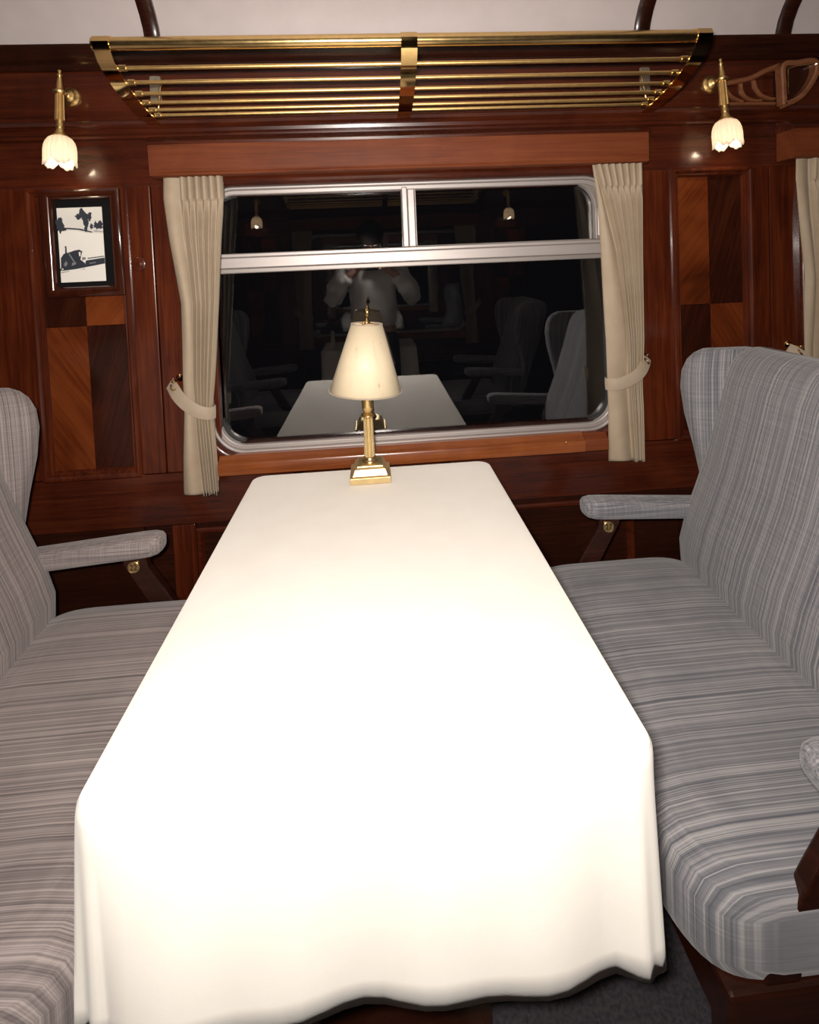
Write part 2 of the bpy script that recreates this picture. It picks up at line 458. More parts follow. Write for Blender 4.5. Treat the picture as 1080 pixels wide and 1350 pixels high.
wall = build_wall('wall_back', I4, (0.0, PITCH), (0.0, PITCH))
panel_bay(wall, -1.036, -0.760, -0.896, 1.222, ('veneer_dark', 'veneer_light_cross', 'veneer_light', 'veneer_dark'))
panel_bay(wall, 1.012, 1.272, 1.138, 1.196, ('veneer_light_cross', 'veneer_dark', 'veneer_dark', 'veneer_light'))
part('stile', 'mahogany_z', wall, lambda q: q.box(-1.30, -1.042, -0.002, 0.02, 0.745, 1.65), bevel=0.0025)
part('rosette', 'mahogany_z', wall, lambda q: q.lathe([(0.0, -0.0085), (0.008, -0.008), (0.012, -0.006), (0.018, -0.0065), (0.022, -0.004), (0.024, 0.0)], (-0.722, 0, 1.409), 20, 'y'), smooth=True)

wopp = build_wall('wall_front', MOPP, (0.0,), (0.0,))
panel_bay(wopp, -1.036, -0.760, -0.896, 1.222, ('veneer_light', 'veneer_dark', 'veneer_dark', 'veneer_light_cross'))
panel_bay(wopp, 1.012, 1.272, 1.138, 1.196, ('veneer_light_cross', 'veneer_dark', 'veneer_dark', 'veneer_light'))
for nm, xa, xb in (('wall_left', XL - 0.05, XL), ('wall_right', XR, XR + 0.05)):
    o = MB().box(xa, xb, YO - 0.06, 0.06, 0, 2.55).build(nm, 'mahogany_dark'); tag(o, kind='structure')

# ------------------------------------------------------------------ windows
def window(name, M):
    root = thing(name, None, None, (0.13, 0.03, 0.74), M=M, kind='structure')
    X0, X1, Z0, Z1 = -0.527, 0.806, 0.792, 1.637
    rad = 0.105
    # wooden surround, rounded on the inside
    part('wooden_surround', 'mahogany_x', root, lambda q: q.ring_y(rr(X0 - 0.055, X1 + 0.037, Z0 - 0.05, Z1 + 0.034, 0.03), rr(X0, X1, Z0, Z1, rad), -0.028, 0.02), bevel=0.012, seg=4, smooth='auto')
    part('sill', 'sill_wood', root, lambda q: q.prism_x([(0.01, 0.737), (-0.046, 0.737), (-0.056, 0.742), (-0.058, 0.772), (-0.055, 0.780), (-0.040, 0.786), (-0.036, 0.792), (-0.030, 0.797), (0.01, 0.797)], -0.502, 0.665), smooth='auto', bevel=0.0015)
    part('sill_end', 'pelmet_wood', root, lambda q: q.prism_x([(0.01, 0.737), (-0.043, 0.737), (-0.052, 0.742), (-0.054, 0.772), (-0.051, 0.780), (-0.038, 0.786), (-0.030, 0.794), (0.01, 0.794)], 0.6655, 0.743), smooth='auto')
    part('header_bead', 'mahogany_x', root, lambda q: q.prism_x([(-0.02, 1.640), (-0.034, 1.641), (-0.041, 1.647), (-0.044, 1.655), (-0.041, 1.663), (-0.034, 1.669), (-0.02, 1.670)], -0.56, 0.82), smooth='auto')
    part('screw', 'brass', root, lambda q: q.lathe([(0, -0.0605), (0.003, -0.060), (0.0035, -0.058), (0.0035, -0.05)], (0.60, 0, 0.777), 10, 'y'), smooth=True)
    # silver frame in three stepped rings
    part('frame', 'aluminium', root, lambda q: q.ring_y(rr(X0, X1, Z0, Z1, rad), rr(X0 + 0.010, X1 - 0.010, Z0 + 0.010, Z1 - 0.010, rad - 0.010), -0.010, 0.045), bevel=0.003, smooth='auto')
    part('frame', 'aluminium', root, lambda q: q.ring_y(rr(X0 + 0.0085, X1 - 0.0085, Z0 + 0.0085, Z1 - 0.0085, rad - 0.009), rr(X0 + 0.024, X1 - 0.024, Z0 + 0.024, Z1 - 0.024, rad - 0.024), 0.004, 0.05), bevel=0.003, smooth='auto')
    part('gasket', 'rubber', root, lambda q: q.ring_y(rr(X0 + 0.022, X1 - 0.022, Z0 + 0.022, Z1 - 0.022, rad - 0.02), rr(X0 + 0.027, X1 - 0.027, Z0 + 0.027, Z1 - 0.027, rad - 0.026), 0.026, 0.05), smooth='auto')
    # transom and mullion
    tr_ = part('transom', 'aluminium', root, lambda q: q.box(X0 + 0.02, X1 - 0.02, -0.004, 0.05, 1.382, 1.416), bevel=0.003)
    part('transom_lip', 'aluminium_dull', tr_, lambda q: q.box(X0 + 0.02, X1 - 0.02, 0.010, 0.05, 1.366, 1.382), bevel=0.003)
    part('transom_rail', 'aluminium', tr_, lambda q: q.box(X0 + 0.02, X1 - 0.02, 0.006, 0.05, 1.416, 1.429), bevel=0.003)
    mu = part('mullion', 'aluminium', root, lambda q: q.box(0.106, 0.124, 0.002, 0.05, 1.429, 1.622), bevel=0.003)
    part('mullion_strip', 'aluminium', mu, lambda q: q.box(0.125, 0.148, 0.008, 0.05, 1.429, 1.622), bevel=0.003)
    part('sash_frame', 'aluminium_dull', root, lambda q: q.ring_y(rr(0.1485, 0.790, 1.4295, 1.630, (0.004, 0.10, 0.004, 0.004)), rr(0.152, 0.748, 1.432, 1.615, (0.002, 0.075, 0.002, 0.002)), 0.012, 0.036), smooth='auto', bevel=0.002)
    part('draught_strip', 'aluminium', root, lambda q: q.box(0.752, 0.766, 0.0, 0.02, 1.440, 1.532), bevel=0.002)
    yg = 0.037
    part('pane', 'window_glass', root, lambda q: q.prism_y(rr(X0 + 0.024, X1 - 0.024, Z0 + 0.024, 1.375, (rad - 0.024, 0.004, 0.004, rad - 0.024)), yg, yg + 0.005))
    part('pane', 'window_glass', root, lambda q: q.prism_y(rr(X0 + 0.024, 0.110, 1.42, Z1 - 0.024, (0.004, 0.004, rad - 0.024, 0.004)), yg, yg + 0.005))
    part('pane', 'window_glass', root, lambda q: q.prism_y(rr(0.140, X1 - 0.024, 1.42, Z1 - 0.024, (0.004, rad - 0.024, 0.004, 0.004)), yg, yg + 0.005))
    return root
window('window_1', I4)
window('window_2', MNEXT)
window('window_3', MOPP)

# pelmets
def pelmet(M, label):
    root = thing('pelmet', label, 'pelmet', (0.122, -0.02, 1.665), 'pelmets over the windows', M)
    part('pelmet_board', 'pelmet_wood', root, lambda q: q.prism_x([(0.0, 1.664), (-0.070, 1.664), (-0.078, 1.667), (-0.080, 1.672), (-0.078, 1.677), (-0.080, 1.682), (-0.082, 1.757), (0.0, 1.757)], -0.645, 0.889), smooth='auto')
    part('top_moulding', 'mahogany_x', root, lambda q: q.prism_x([(0.0, 1.757), (-0.086, 1.757), (-0.088, 1.764), (-0.083, 1.770), (-0.070, 1.774), (-0.060, 1.784), (-0.045, 1.790), (0.0, 1.792)], -0.648, 0.892), smooth='auto')
    return root
pelmet(I4, 'long reddish wooden pelmet board above the big window, under the brass rack')
pelmet(MNEXT, 'dark wooden pelmet end cut off by the right edge, beyond the right wall lamp')
pelmet(MOPP, 'wooden pelmet over the window on the opposite side of the carriage')

# ------------------------------------------------------------------ curtains
def curtain(M, side, label, tlabel):
    # edges: z -> xl, xr ; measured on a plane 5 cm off the wall
    if side == 'L':
        E_ = [(0.69, -0.612, -0.503), (0.80, -0.606, -0.505), (0.95, -0.594, -0.510), (1.05, -0.594, -0.498), (1.28, -0.588, -0.474), (1.48, -0.610, -0.455), (1.60, -0.619, -0.441), (1.672, -0.616, -0.441)]
        FR = [(0.69, 0.58), (0.90, 0.42), (1.05, 0.32), (1.3, 0.30), (1.67, 0.27)]
        flat_left = True; npl = 6
    else:
        E_ = [(0.703, 0.744, 0.858), (0.95, 0.746, 0.860), (1.10, 0.747, 0.868), (1.39, 0.738, 0.874), (1.55, 0.730, 0.880), (1.672, 0.716, 0.880)]
        FR = [(0.70, 0.70), (0.95, 0.62), (1.1, 0.55), (1.39, 0.36), (1.55, 0.16), (1.67, 0.04)]
        flat_left = True; npl = 7
    zt, zb = 1.672, E_[0][0]
    mb = MB(); rows = 90; NF = 10; NP = npl * 14
    xlT = [(e[0], e[1]) for e in E_]; xrT = [(e[0], e[2]) for e in E_]
    rings = []
    zs = sorted([zb + (zt - zb) * i / rows for i in range(rows + 1)] + [1.585, 1.592, 1.60])
    tie = 0.955
    for z in zs:
        xl, xr = lerp(xlT, z), lerp(xrT, z); fr_ = lerp(FR, z); ring = []
        # pleat amplitude: full header, pinched, opening below, flattened by the tie
        amp = 0.019
        if z > 1.592: amp = 0.012 + 0.004 * (z - 1.592) / 0.08
        elif z > 1.55: amp = 0.006 + 0.013 * (1.592 - z) / 0.042
        amp *= 1 - 0.35 * math.exp(-((z - tie) / 0.06) ** 2)
        for i in range(NF + NP + 1):
            if i <= NF:
                t = i / NF; x = xl + (xr - xl) * fr_ * t
                y = -0.046 - 0.010 * math.sin(PI * t) - 0.004 * math.sin(z * 9 + t * 3)
                if z < tie: y -= 0.006 * math.sin(PI * t) * min(1, (tie - z) / 0.1)
            else:
                t = (i - NF) / NP; ph = t * npl * 2 * PI
                wob = 0.25 * math.sin(z * 4.0 + t * 5)
                x = xl + (xr - xl) * (fr_ + (1 - fr_) * t)
                hh_ = 0 if z > 1.592 else 1
                cyc = abs(math.sin(ph / 2 + wob * 0.5 * hh_))
                shp = 2 * cyc ** (0.55 if hh_ == 0 else 0.8) - 1
                per_ = 0.92 + 0.2 * math.sin(int(t * npl) * 2.4 + 0.7)
                y = -0.052 - 0.7 * amp * shp * (per_ if hh_ else 1.3)
                x += 0.0022 * math.sin(ph) * hh_ * (1 if t < 0.97 else 0)
            ring.append((x, y, z + (0.004 * math.sin(i * 0.35) if z < zb + 0.01 else 0)))
        rings.append(ring)
    mb.loft(rings, False, False, closed=False)
    xm = (rings[0][0][0] + rings[0][-1][0]) / 2
    root = thing('curtain', label, 'curtain', (xm, -0.05, zb), 'beige window curtains', M)
    mb.build('curtain_panel', 'curtain_cloth', root, smooth=True, solid=0.0016)
    # header seam and hem stitch
    def seam(q):
        pts = [(p[0], p[1] - 0.0018, 1.592) for p in rings[min(range(len(zs)), key=lambda k: abs(zs[k] - 1.592))]]
        q.tube(pts[NF:], 0.0008, 5)
    part('header_seam', 'tie_cloth', root, seam, smooth=True)
    # tieback: its own thing, hooked on the wall
    if side == 'L':
        path = [(-0.640, -0.030, 1.036), (-0.622, -0.052, 1.022), (-0.600, -0.070, 0.998), (-0.575, -0.078, 0.975), (-0.545, -0.080, 0.955), (-0.520, -0.074, 0.945), (-0.505, -0.062, 0.943), (-0.500, -0.048, 0.943), (-0.508, -0.032, 0.943)]
        hook = (-0.622, 0, 1.030)
    else:
        path = [(0.890, -0.030, 1.036), (0.874, -0.052, 1.020), (0.850, -0.070, 0.997), (0.820, -0.077, 0.978), (0.785, -0.078, 0.965), (0.760, -0.074, 0.960), (0.743, -0.062, 0.959), (0.739, -0.048, 0.959), (0.748, -0.032, 0.959)]
        hook = (0.873, 0, 1.030)
    tb = thing('curtain_tieback', tlabel, 'tieback', hook, 'curtain tiebacks', M)
    P = [Vector(p) for p in path]; fine = []
    for i in range(len(P) - 1):
        p0, p1, p2, p3 = P[max(i - 1, 0)], P[i], P[i + 1], P[min(i + 2, len(P) - 1)]
        for k in range(5):
            t = k / 5
            fine.append(0.5 * ((2 * p1) + (p2 - p0) * t + (2 * p0 - 5 * p1 + 4 * p2 - p3) * t * t + (3 * p1 - p0 - 3 * p2 + p3) * t ** 3))
    fine.append(P[-1])
    hh = 0.0195; lastn = Vector((0, 0, 1))
    rings = []
    for i, p in enumerate(fine):
        tl = (fine[min(i + 1, len(fine) - 1)] - fine[max(i - 1, 0)]).normalized()
        nrm = Vector((tl.z, 0, -tl.x))
        if nrm.length > 0.45:
            nrm.normalize(); nrm = -nrm if nrm.z < 0 else nrm
        else: nrm = lastn
        lastn = nrm
        dn = nrm * hh
        yo = Vector((0, -0.0018, 0))
        rings.append([p + dn, p + dn * 0.5 + yo, p + yo * 1.3, p - dn * 0.5 + yo, p - dn, p - dn * 0.5 - yo, p - yo * 1.3, p + dn * 0.5 - yo])
    mb = MB(); mb.loft(rings); mb.build('strap', 'tie_cloth', tb, smooth='auto')
    def hk(q):
        q.lathe([(0.0, -0.066), (0.0045, -0.064), (0.0062, -0.058), (0.005, -0.052), (0.003, -0.048), (0.003, -0.004), (0.012, -0.004), (0.012, 0.0)], (hook[0] + 0.004, 0, hook[2] + 0.016), 14, 'y')
        q.tube([(hook[0] - 0.004, -0.058, hook[2] + 0.006), (hook[0] - 0.002, -0.066, hook[2] - 0.004), (hook[0] + 0.003, -0.066, hook[2] - 0.010), (hook[0] + 0.009, -0.06, hook[2] - 0.008)], 0.0028, 8)
    part('hook', 'brass_polished', tb, hk, smooth=True)
    return root
curtain(I4, 'L', 'beige pleated curtain at the window side nearest the framed picture', 'beige strap tieback with brass hook holding the curtain nearest the framed picture')
curtain(I4, 'R', 'beige pleated curtain at the window side nearest the blue-grey wing chair', 'beige strap tieback with brass hook holding the curtain above the blue-grey armrest')
curtain(MNEXT, 'L', 'sliver of beige curtain cut off by the right edge', 'brass-hooked tieback of the curtain cut off by the right edge')
curtain(MOPP, 'L', 'dim beige curtain reflected in the window, right of the photographer', 'tieback of the curtain reflected in the window right of the photographer')
curtain(MOPP, 'R', 'dim beige curtain reflected in the window, left of the photographer', 'tieback of the curtain reflected in the window left of the photographer')

# ------------------------------------------------------------------ luggage racks
def rack(M, label):
    root = thing('luggage_rack', label, 'luggage rack', (0.134, 0.0, 1.84), 'brass luggage racks', M)
    xa, xb = -0.622, 0.892
    part('top_rail', 'brass_rail', root, lambda q: q.tube([(xa - 0.045, -0.330, 1.953), (xa + 0.5, -0.330, 1.953), (xb + 0.03, -0.330, 1.953)], 0.0165, 20), smooth='auto')
    rods = [(-0.293, 1.906), (-0.243, 1.886), (-0.196, 1.871), (-0.150, 1.860), (-0.106, 1.852), (-0.068, 1.847)]
    for y, z in rods:
        part('rod', 'brass_rod', root, lambda q: q.tube([(xa, y, z), (xb, y, z)], 0.0056, 12), smooth='auto')
    chain = [(0.0, 1.834), (-0.03, 1.834), (-0.068, 1.8375), (-0.106, 1.842), (-0.150, 1.8505), (-0.196, 1.861), (-0.243, 1.876), (-0.293, 1.897), (-0.320, 1.915), (-0.340, 1.938), (-0.348, 1.953), (-0.342, 1.966), (-0.330, 1.971), (-0.318, 1.967)]
    for xc, wd in ((xa, 0.040), (0.122, 0.042), (xb, 0.040)):
        def strip(q):
            rings = []
            for i, (y, z) in enumerate(chain):
                y0, z0 = chain[max(i - 1, 0)]; y1, z1 = chain[min(i + 1, len(chain) - 1)]
                t = Vector((0, y1 - y0, z1 - z0)).normalized(); nn = Vector((0, -t.z, t.y)) * 0.0022
                if xc == xa: x0, x1 = xc - wd, xc
                elif xc == xb: x0, x1 = xc, xc + wd
                else: x0, x1 = xc - wd / 2, xc + wd / 2
                p = Vector((0, y, z))
                rings.append([(x0, (p + nn).y, (p + nn).z), (x1, (p + nn).y, (p + nn).z), (x1, (p - nn).y, (p - nn).z), (x0, (p - nn).y, (p - nn).z)])
            q.loft(rings)
        br = part('bracket', 'brass_polished', root, strip, smooth='auto')
        if xc != 0.122:
            sx = xc - 0.035 if xc == xa else xc + 0.012
            part('wall_plate', 'plate_brass', br, lambda q: q.prism_y(rr(sx, sx + 0.034, 1.903, 1.985, 0.006, 4), -0.007, 0.001), smooth='auto', bevel=0.0015)
            part('screw', 'plate_brass', br, lambda q: q.lathe([(0, -0.010), (0.006, -0.0095), (0.008, -0.007), (0.008, -0.004)], (sx + 0.017, 0, 1.965), 12, 'y'), smooth=True)
            part('stay', 'brass', br, lambda q: q.tube([(sx + 0.040 if xc == xa else sx - 0.006, -0.004, 1.975), (sx + 0.040 if xc == xa else sx - 0.006, -0.03, 1.94), (sx + 0.040 if xc == xa else sx - 0.006, -0.06, 1.85)], 0.004, 8), smooth=True)
    for k, (y, z) in enumerate(rods):
        for xc in (xa - 0.001, xb - 0.018):
            part('rod_collar', 'brass', root, lambda q: q.tube([(xc, y, z), (xc + 0.019, y, z)], 0.0085, 12), smooth='auto')
    return root
rk = rack(I4, 'long brass rod luggage rack above the window pelmet')
dup(rk, MOPP @ Matrix.Translation((0.134, 0, 1.84)), 'brass luggage rack on the opposite side, seen only as a reflection')

# raised bronze-brown bands and scrolls on the wall at the right edge
fb = thing('scroll_relief', 'curved bronze-brown scroll relief beside the right wall lamp', 'bracket', (1.30, 0.0, 1.85))
def bandpath(q, pts, wds, y0, y1):
    P = [Vector((p[0], 0, p[1])) for p in pts]; rings = []
    for i, p in enumerate(P):
        t = (P[min(i + 1, len(P) - 1)] - P[max(i - 1, 0)]).normalized(); nn = Vector((-t.z, 0, t.x))
        wv = wds[i] if hasattr(wds, '__len__') else wds
        a, b_ = p + nn * wv, p - nn * wv
        rings.append([(a.x, y1, a.z), (a.x, y0 + 0.004, a.z), (p.x + nn.x * wv * .5, y0, p.z + nn.z * wv * .5), (p.x - nn.x * wv * .5, y0, p.z - nn.z * wv * .5), (b_.x, y0 + 0.004, b_.z), (b_.x, y1, b_.z)])
    q.loft(rings)
def arc(pts, k=6):
    P = [Vector((p[0], p[1], 0)) for p in pts]; o_ = []
    for i in range(len(P) - 1):
        p0, p1, p2, p3 = P[max(i - 1, 0)], P[i], P[i + 1], P[min(i + 2, len(P) - 1)]
        for j in range(k):
            t = j / k
            v = 0.5 * ((2 * p1) + (p2 - p0) * t + (2 * p0 - 5 * p1 + 4 * p2 - p3) * t * t + (3 * p1 - p0 - 3 * p2 + p3) * t ** 3)
            o_.append((v.x, v.y))
    o_.append((P[-1].x, P[-1].y)); return o_
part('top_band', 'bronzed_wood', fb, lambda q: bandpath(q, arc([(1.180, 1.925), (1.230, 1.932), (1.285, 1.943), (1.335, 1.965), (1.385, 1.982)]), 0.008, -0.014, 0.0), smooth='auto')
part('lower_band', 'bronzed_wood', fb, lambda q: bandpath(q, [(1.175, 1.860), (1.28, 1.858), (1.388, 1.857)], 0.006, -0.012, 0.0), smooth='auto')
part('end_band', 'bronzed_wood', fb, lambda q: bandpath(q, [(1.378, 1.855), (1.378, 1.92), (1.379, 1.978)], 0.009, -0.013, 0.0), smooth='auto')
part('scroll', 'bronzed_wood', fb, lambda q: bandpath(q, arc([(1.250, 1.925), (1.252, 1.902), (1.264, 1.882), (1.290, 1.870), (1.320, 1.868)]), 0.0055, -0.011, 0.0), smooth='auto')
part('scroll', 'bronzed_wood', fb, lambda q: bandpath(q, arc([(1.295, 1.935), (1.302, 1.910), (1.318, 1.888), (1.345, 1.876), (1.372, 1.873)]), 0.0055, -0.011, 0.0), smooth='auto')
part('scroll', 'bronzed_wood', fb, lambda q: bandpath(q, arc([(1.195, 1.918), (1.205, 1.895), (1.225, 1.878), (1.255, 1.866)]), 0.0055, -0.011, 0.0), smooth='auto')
# open bronze loop standing out from the wall right of it
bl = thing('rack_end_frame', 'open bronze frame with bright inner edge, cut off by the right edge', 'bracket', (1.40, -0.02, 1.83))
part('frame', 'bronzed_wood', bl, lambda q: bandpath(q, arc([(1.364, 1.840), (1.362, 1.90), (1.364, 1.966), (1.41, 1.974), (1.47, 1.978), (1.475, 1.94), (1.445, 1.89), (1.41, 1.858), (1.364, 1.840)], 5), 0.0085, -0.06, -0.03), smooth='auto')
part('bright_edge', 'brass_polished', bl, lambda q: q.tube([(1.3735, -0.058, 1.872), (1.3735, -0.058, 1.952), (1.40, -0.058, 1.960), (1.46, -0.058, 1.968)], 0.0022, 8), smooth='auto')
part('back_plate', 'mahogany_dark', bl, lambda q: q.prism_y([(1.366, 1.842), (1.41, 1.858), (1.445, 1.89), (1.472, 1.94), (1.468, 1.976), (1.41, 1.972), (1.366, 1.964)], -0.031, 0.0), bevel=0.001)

# ------------------------------------------------------------------ wall lamps
def sconce(M, x, label, dz=0.0, power=0.27):
    zc = 1.925 + dz
    root = thing('wall_lamp', label, 'wall lamp', (x, 0, zc), 'brass wall lamps with tulip glass shades', M)
    part('backplate', 'brass_rod', root, lambda q: q.lathe([(0.0, -0.030), (0.008, -0.029), (0.010, -0.024), (0.016, -0.021), (0.020, -0.016), (0.021, -0.012), (0.027, -0.009), (0.030, -0.004), (0.030, 0.001)], (x, 0, zc), 24, 'y'), smooth=True)
    part('arm', 'brass_rod', root, lambda q: q.tube([(x, -0.02, zc), (x, -0.045, zc), (x, -0.062, zc - 0.002)], [0.007, 0.006, 0.008], 12), smooth=True)
    T = Matrix.Translation((x, -0.062, zc)) @ Matrix.Rotation(math.radians(-6), 4, 'X')
    def body(q):
        q.lathe([(0.0, 0.066), (0.004, 0.065), (0.0055, 0.061), (0.004, 0.056), (0.004, 0.052), (0.0075, 0.050), (0.008, 0.047), (0.006, 0.044), (0.0075, 0.030), (0.0105, 0.006), (0.012, 0.004), (0.018, 0.0), (0.0185, -0.004), (0.014, -0.008), (0.013, -0.010)], (0, 0, 0), 20); q.xform(T)
    part('finial_cap', 'brass_rod', root, body, smooth=True)
    def stem(q):
        q.lathe([(0.0118, -0.008), (0.0122, -0.03), (0.0135, -0.085), (0.0135, -0.088)], (0, 0, 0), 40, 'z', lambda k, h: 1.0 if k % 4 < 2 else 0.84); q.xform(T)
    part('fluted_stem', 'brass_rod', root, stem, smooth='auto')
    def neck(q):
        q.lathe([(0.010, -0.086), (0.0115, -0.090), (0.0105, -0.094), (0.0105, -0.104), (0.012, -0.108), (0.0105, -0.112), (0.0105, -0.118), (0.0135, -0.121), (0.012, -0.125), (0.018, -0.130), (0.022, -0.136), (0.021, -0.140)], (0, 0, 0), 20); q.xform(T)
    part('shade_holder', 'brass_rod', root, neck, smooth=True)
    # tulip glass shade with petals and flutes
    prof_ = [(0.014, -0.135), (0.022, -0.138), (0.030, -0.144), (0.036, -0.154), (0.0395, -0.167), (0.0410, -0.182), (0.0410, -0.197), (0.0410, -0.211), (0.0420, -0.224)]
    nseg = 120; rings = []
    for i, (r_, h) in enumerate(prof_):
        ring = []
        for k in range(nseg):
            q = 2 * PI * k / nseg
            fl_ = 1 + 0.045 * math.cos(q * 20) * min(1, i / 2)
            pet = abs(math.sin(q * 2.5 + 0.9))          # five petals
            dz_ = 0.0
            if i >= 6:
                tt = (i - 5) / 3
                dz_ = tt * (0.026 * (1 - pet ** 0.45) - 0.004 * (0.5 + 0.5 * math.cos(q * 15)))
            ring.append(T @ Vector((r_ * fl_ * math.cos(q), r_ * fl_ * math.sin(q), h + dz_)))
        rings.append(ring)
    mb = MB(); mb.loft(rings, False, False); mb.build('glass_shade', 'frosted_glass', root, smooth=True, solid=0.002)
    def blb(q):
        q.lathe([(0.0, -0.203), (0.007, -0.201), (0.012, -0.195), (0.014, -0.186), (0.012, -0.176), (0.008, -0.165), (0.0075, -0.145), (0.0, -0.143)], (0, 0, 0), 16); q.xform(T)
    part('bulb', 'bulb_glow', root, blb, smooth=True)
    pl = bpy.data.lights.new('lamp_light', 'POINT'); pl.energy = power; pl.color = (1.0, 0.83, 0.58); pl.shadow_soft_size = 0.012
    po = bpy.data.objects.new('lamp_light', pl); COL.objects.link(po)
    po.matrix_world = M @ Matrix.Translation(T @ Vector((0, 0, -0.212)))
    return root
sconce(I4, -0.894, 'lit brass wall lamp with tulip glass shade above the framed picture')
sconce(I4, 1.147, 'lit brass wall lamp with tulip glass shade above the panel without a picture', 0.0)
sconce(MOPP, -0.894, 'lit tulip wall lamp reflected in the upper right window pane', power=0.2)
sconce(MOPP, 1.147, 'lit tulip wall lamp reflected in the upper left window pane', power=0.2)

# ------------------------------------------------------------------ framed picture
pic = thing('framed_picture', 'dark wooden framed black and white picture of a steam train in snow', 'picture', (-0.879, 0.0, 1.315))
PX0, PX1, PZ0, PZ1 = -0.999, -0.762, 1.314, 1.647
part('frame', 'frame_wood', pic, lambda q: q.sweep_frame(PX0, PX1, PZ0, PZ1, [(0, 0.004), (0, -0.012), (0.004, -0.018), (0.012, -0.021), (0.020, -0.020), (0.026, -0.016), (0.029, -0.018), (0.032, -0.014), (0.034, -0.004), (0.034, 0.004)]), smooth='auto')
part('mount', 'mat_black', pic, lambda q: q.box(PX0 + 0.03, PX1 - 0.03, -0.003, 0.004, PZ0 + 0.03, PZ1 - 0.03))
# the print: snowy valley, trees and a locomotive, as flat printed areas
ax, bx_, az, bz = -0.957, -0.823, 1.361, 1.590
def U(u, v): return (ax + (bx_ - ax) * u, az + (bz - az) * v)
mb = MB(); lay = [-0.0035]
def area(pts, mi):
    mb.cur = mi; lay[0] -= 0.00004
    q = [U(*p) for p in pts]
    mb.add([(x, lay[0], z) for x, z in q], [tuple(range(len(q)))])
random.seed(9)
def blob(cx, cz, rx, rz, mi, k=22, jag=0.35):
    area([(cx + rx * math.cos(a) * (1 + random.uniform(-jag, jag)), cz + rz * math.sin(a) * (1 + random.uniform(-jag, jag))) for a in (2 * PI * i / k for i in range(k))], mi)
area([(0, 0), (1, 0), (1, 1), (0, 1)], 0)
area([(0, 0.70), (0.35, 0.69), (0.7, 0.65), (1, 0.64), (1, 1), (0, 1)], 1)
area([(0.0, 0.70), (0.2, 0.715), (0.45, 0.70), (0.75, 0.655), (0.76, 0.67), (0.5, 0.715), (0.2, 0.735), (0, 0.72)], 2)
blob(0.05, 0.78, 0.09, 0.10, 2); blob(0.12, 0.72, 0.08, 0.03, 2)
for c in ((0.55, 0.93, 0.06, 0.055), (0.47, 0.88, 0.07, 0.035), (0.62, 0.86, 0.09, 0.06), (0.72, 0.88, 0.05, 0.055), (0.64, 0.78, 0.06, 0.07), (0.62, 0.71, 0.03, 0.05), (0.75, 0.74, 0.03, 0.04)): blob(*c, 2)
for c in ((0.90, 0.74, 0.10, 0.045), (0.95, 0.77, 0.06, 0.04), (0.84, 0.77, 0.03, 0.04)): blob(*c, 2)
area([(0.80, 0.685), (1, 0.668), (1, 0.66), (0.8, 0.672)], 3)
# train: track shadow, tender and coaches, boiler, cab, chimney
area([(0.0, 0.155), (0.35, 0.175), (1.0, 0.235), (1.0, 0.275), (0.55, 0.235), (0.0, 0.19)], 2)
area([(0.55, 0.225), (1.0, 0.268), (1.0, 0.315), (0.58, 0.285)], 2)
area([(0.62, 0.318), (1.0, 0.340), (1.0, 0.328), (0.62, 0.305)], 3)
for k in range(7): area([(0.63 + k * 0.052, 0.305 + k * 0.003), (0.655 + k * 0.052, 0.307 + k * 0.003), (0.655 + k * 0.052, 0.322 + k * 0.003), (0.63 + k * 0.052, 0.320 + k * 0.003)], 2)
area([(0.02, 0.17), (0.03, 0.33), (0.10, 0.385), (0.20, 0.40), (0.38, 0.43), (0.40, 0.19)], 2)
area([(0.13, 0.38), (0.14, 0.47), (0.12, 0.485), (0.17, 0.487), (0.17, 0.385)], 2)
area([(0.30, 0.42), (0.45, 0.435), (0.52, 0.405), (0.50, 0.39), (0.46, 0.30), (0.56, 0.25), (0.54, 0.21), (0.34, 0.20)], 2)
area([(0.43, 0.40), (0.475, 0.405), (0.47, 0.345), (0.44, 0.345)], 0)
area([(0.20, 0.385), (0.23, 0.385), (0.34, 0.27), (0.31, 0.27)], 3)
area([(0.08, 0.24), (0.14, 0.29), (0.18, 0.25), (0.12, 0.21)], 3); area([(0.26, 0.22), (0.36, 0.24), (0.36, 0.27), (0.27, 0.26)], 3)
area([(0.02, 0.165), (0.06, 0.195), (0.08, 0.175)], 0); area([(0.50, 0.33), (0.58, 0.33), (0.58, 0.30), (0.5, 0.29)], 3)
area([(0.66, 0.235), (0.80, 0.25), (0.80, 0.262), (0.66, 0.25)], 3)
area([(0.0, 0.135), (0.2, 0.155), (0.2, 0.148), (0.0, 0.125)], 3); area([(0.42, 0.165), (0.55, 0.178), (0.55, 0.168)], 3)
pr = MB(); pr.box(ax, bx_, -0.0034, 0.0, az, bz)
o = pr.build('print', 'print_white', pic)
mb.build('printed_image', ['print_white', 'print_sky', 'print_dark', 'print_grey'], o)

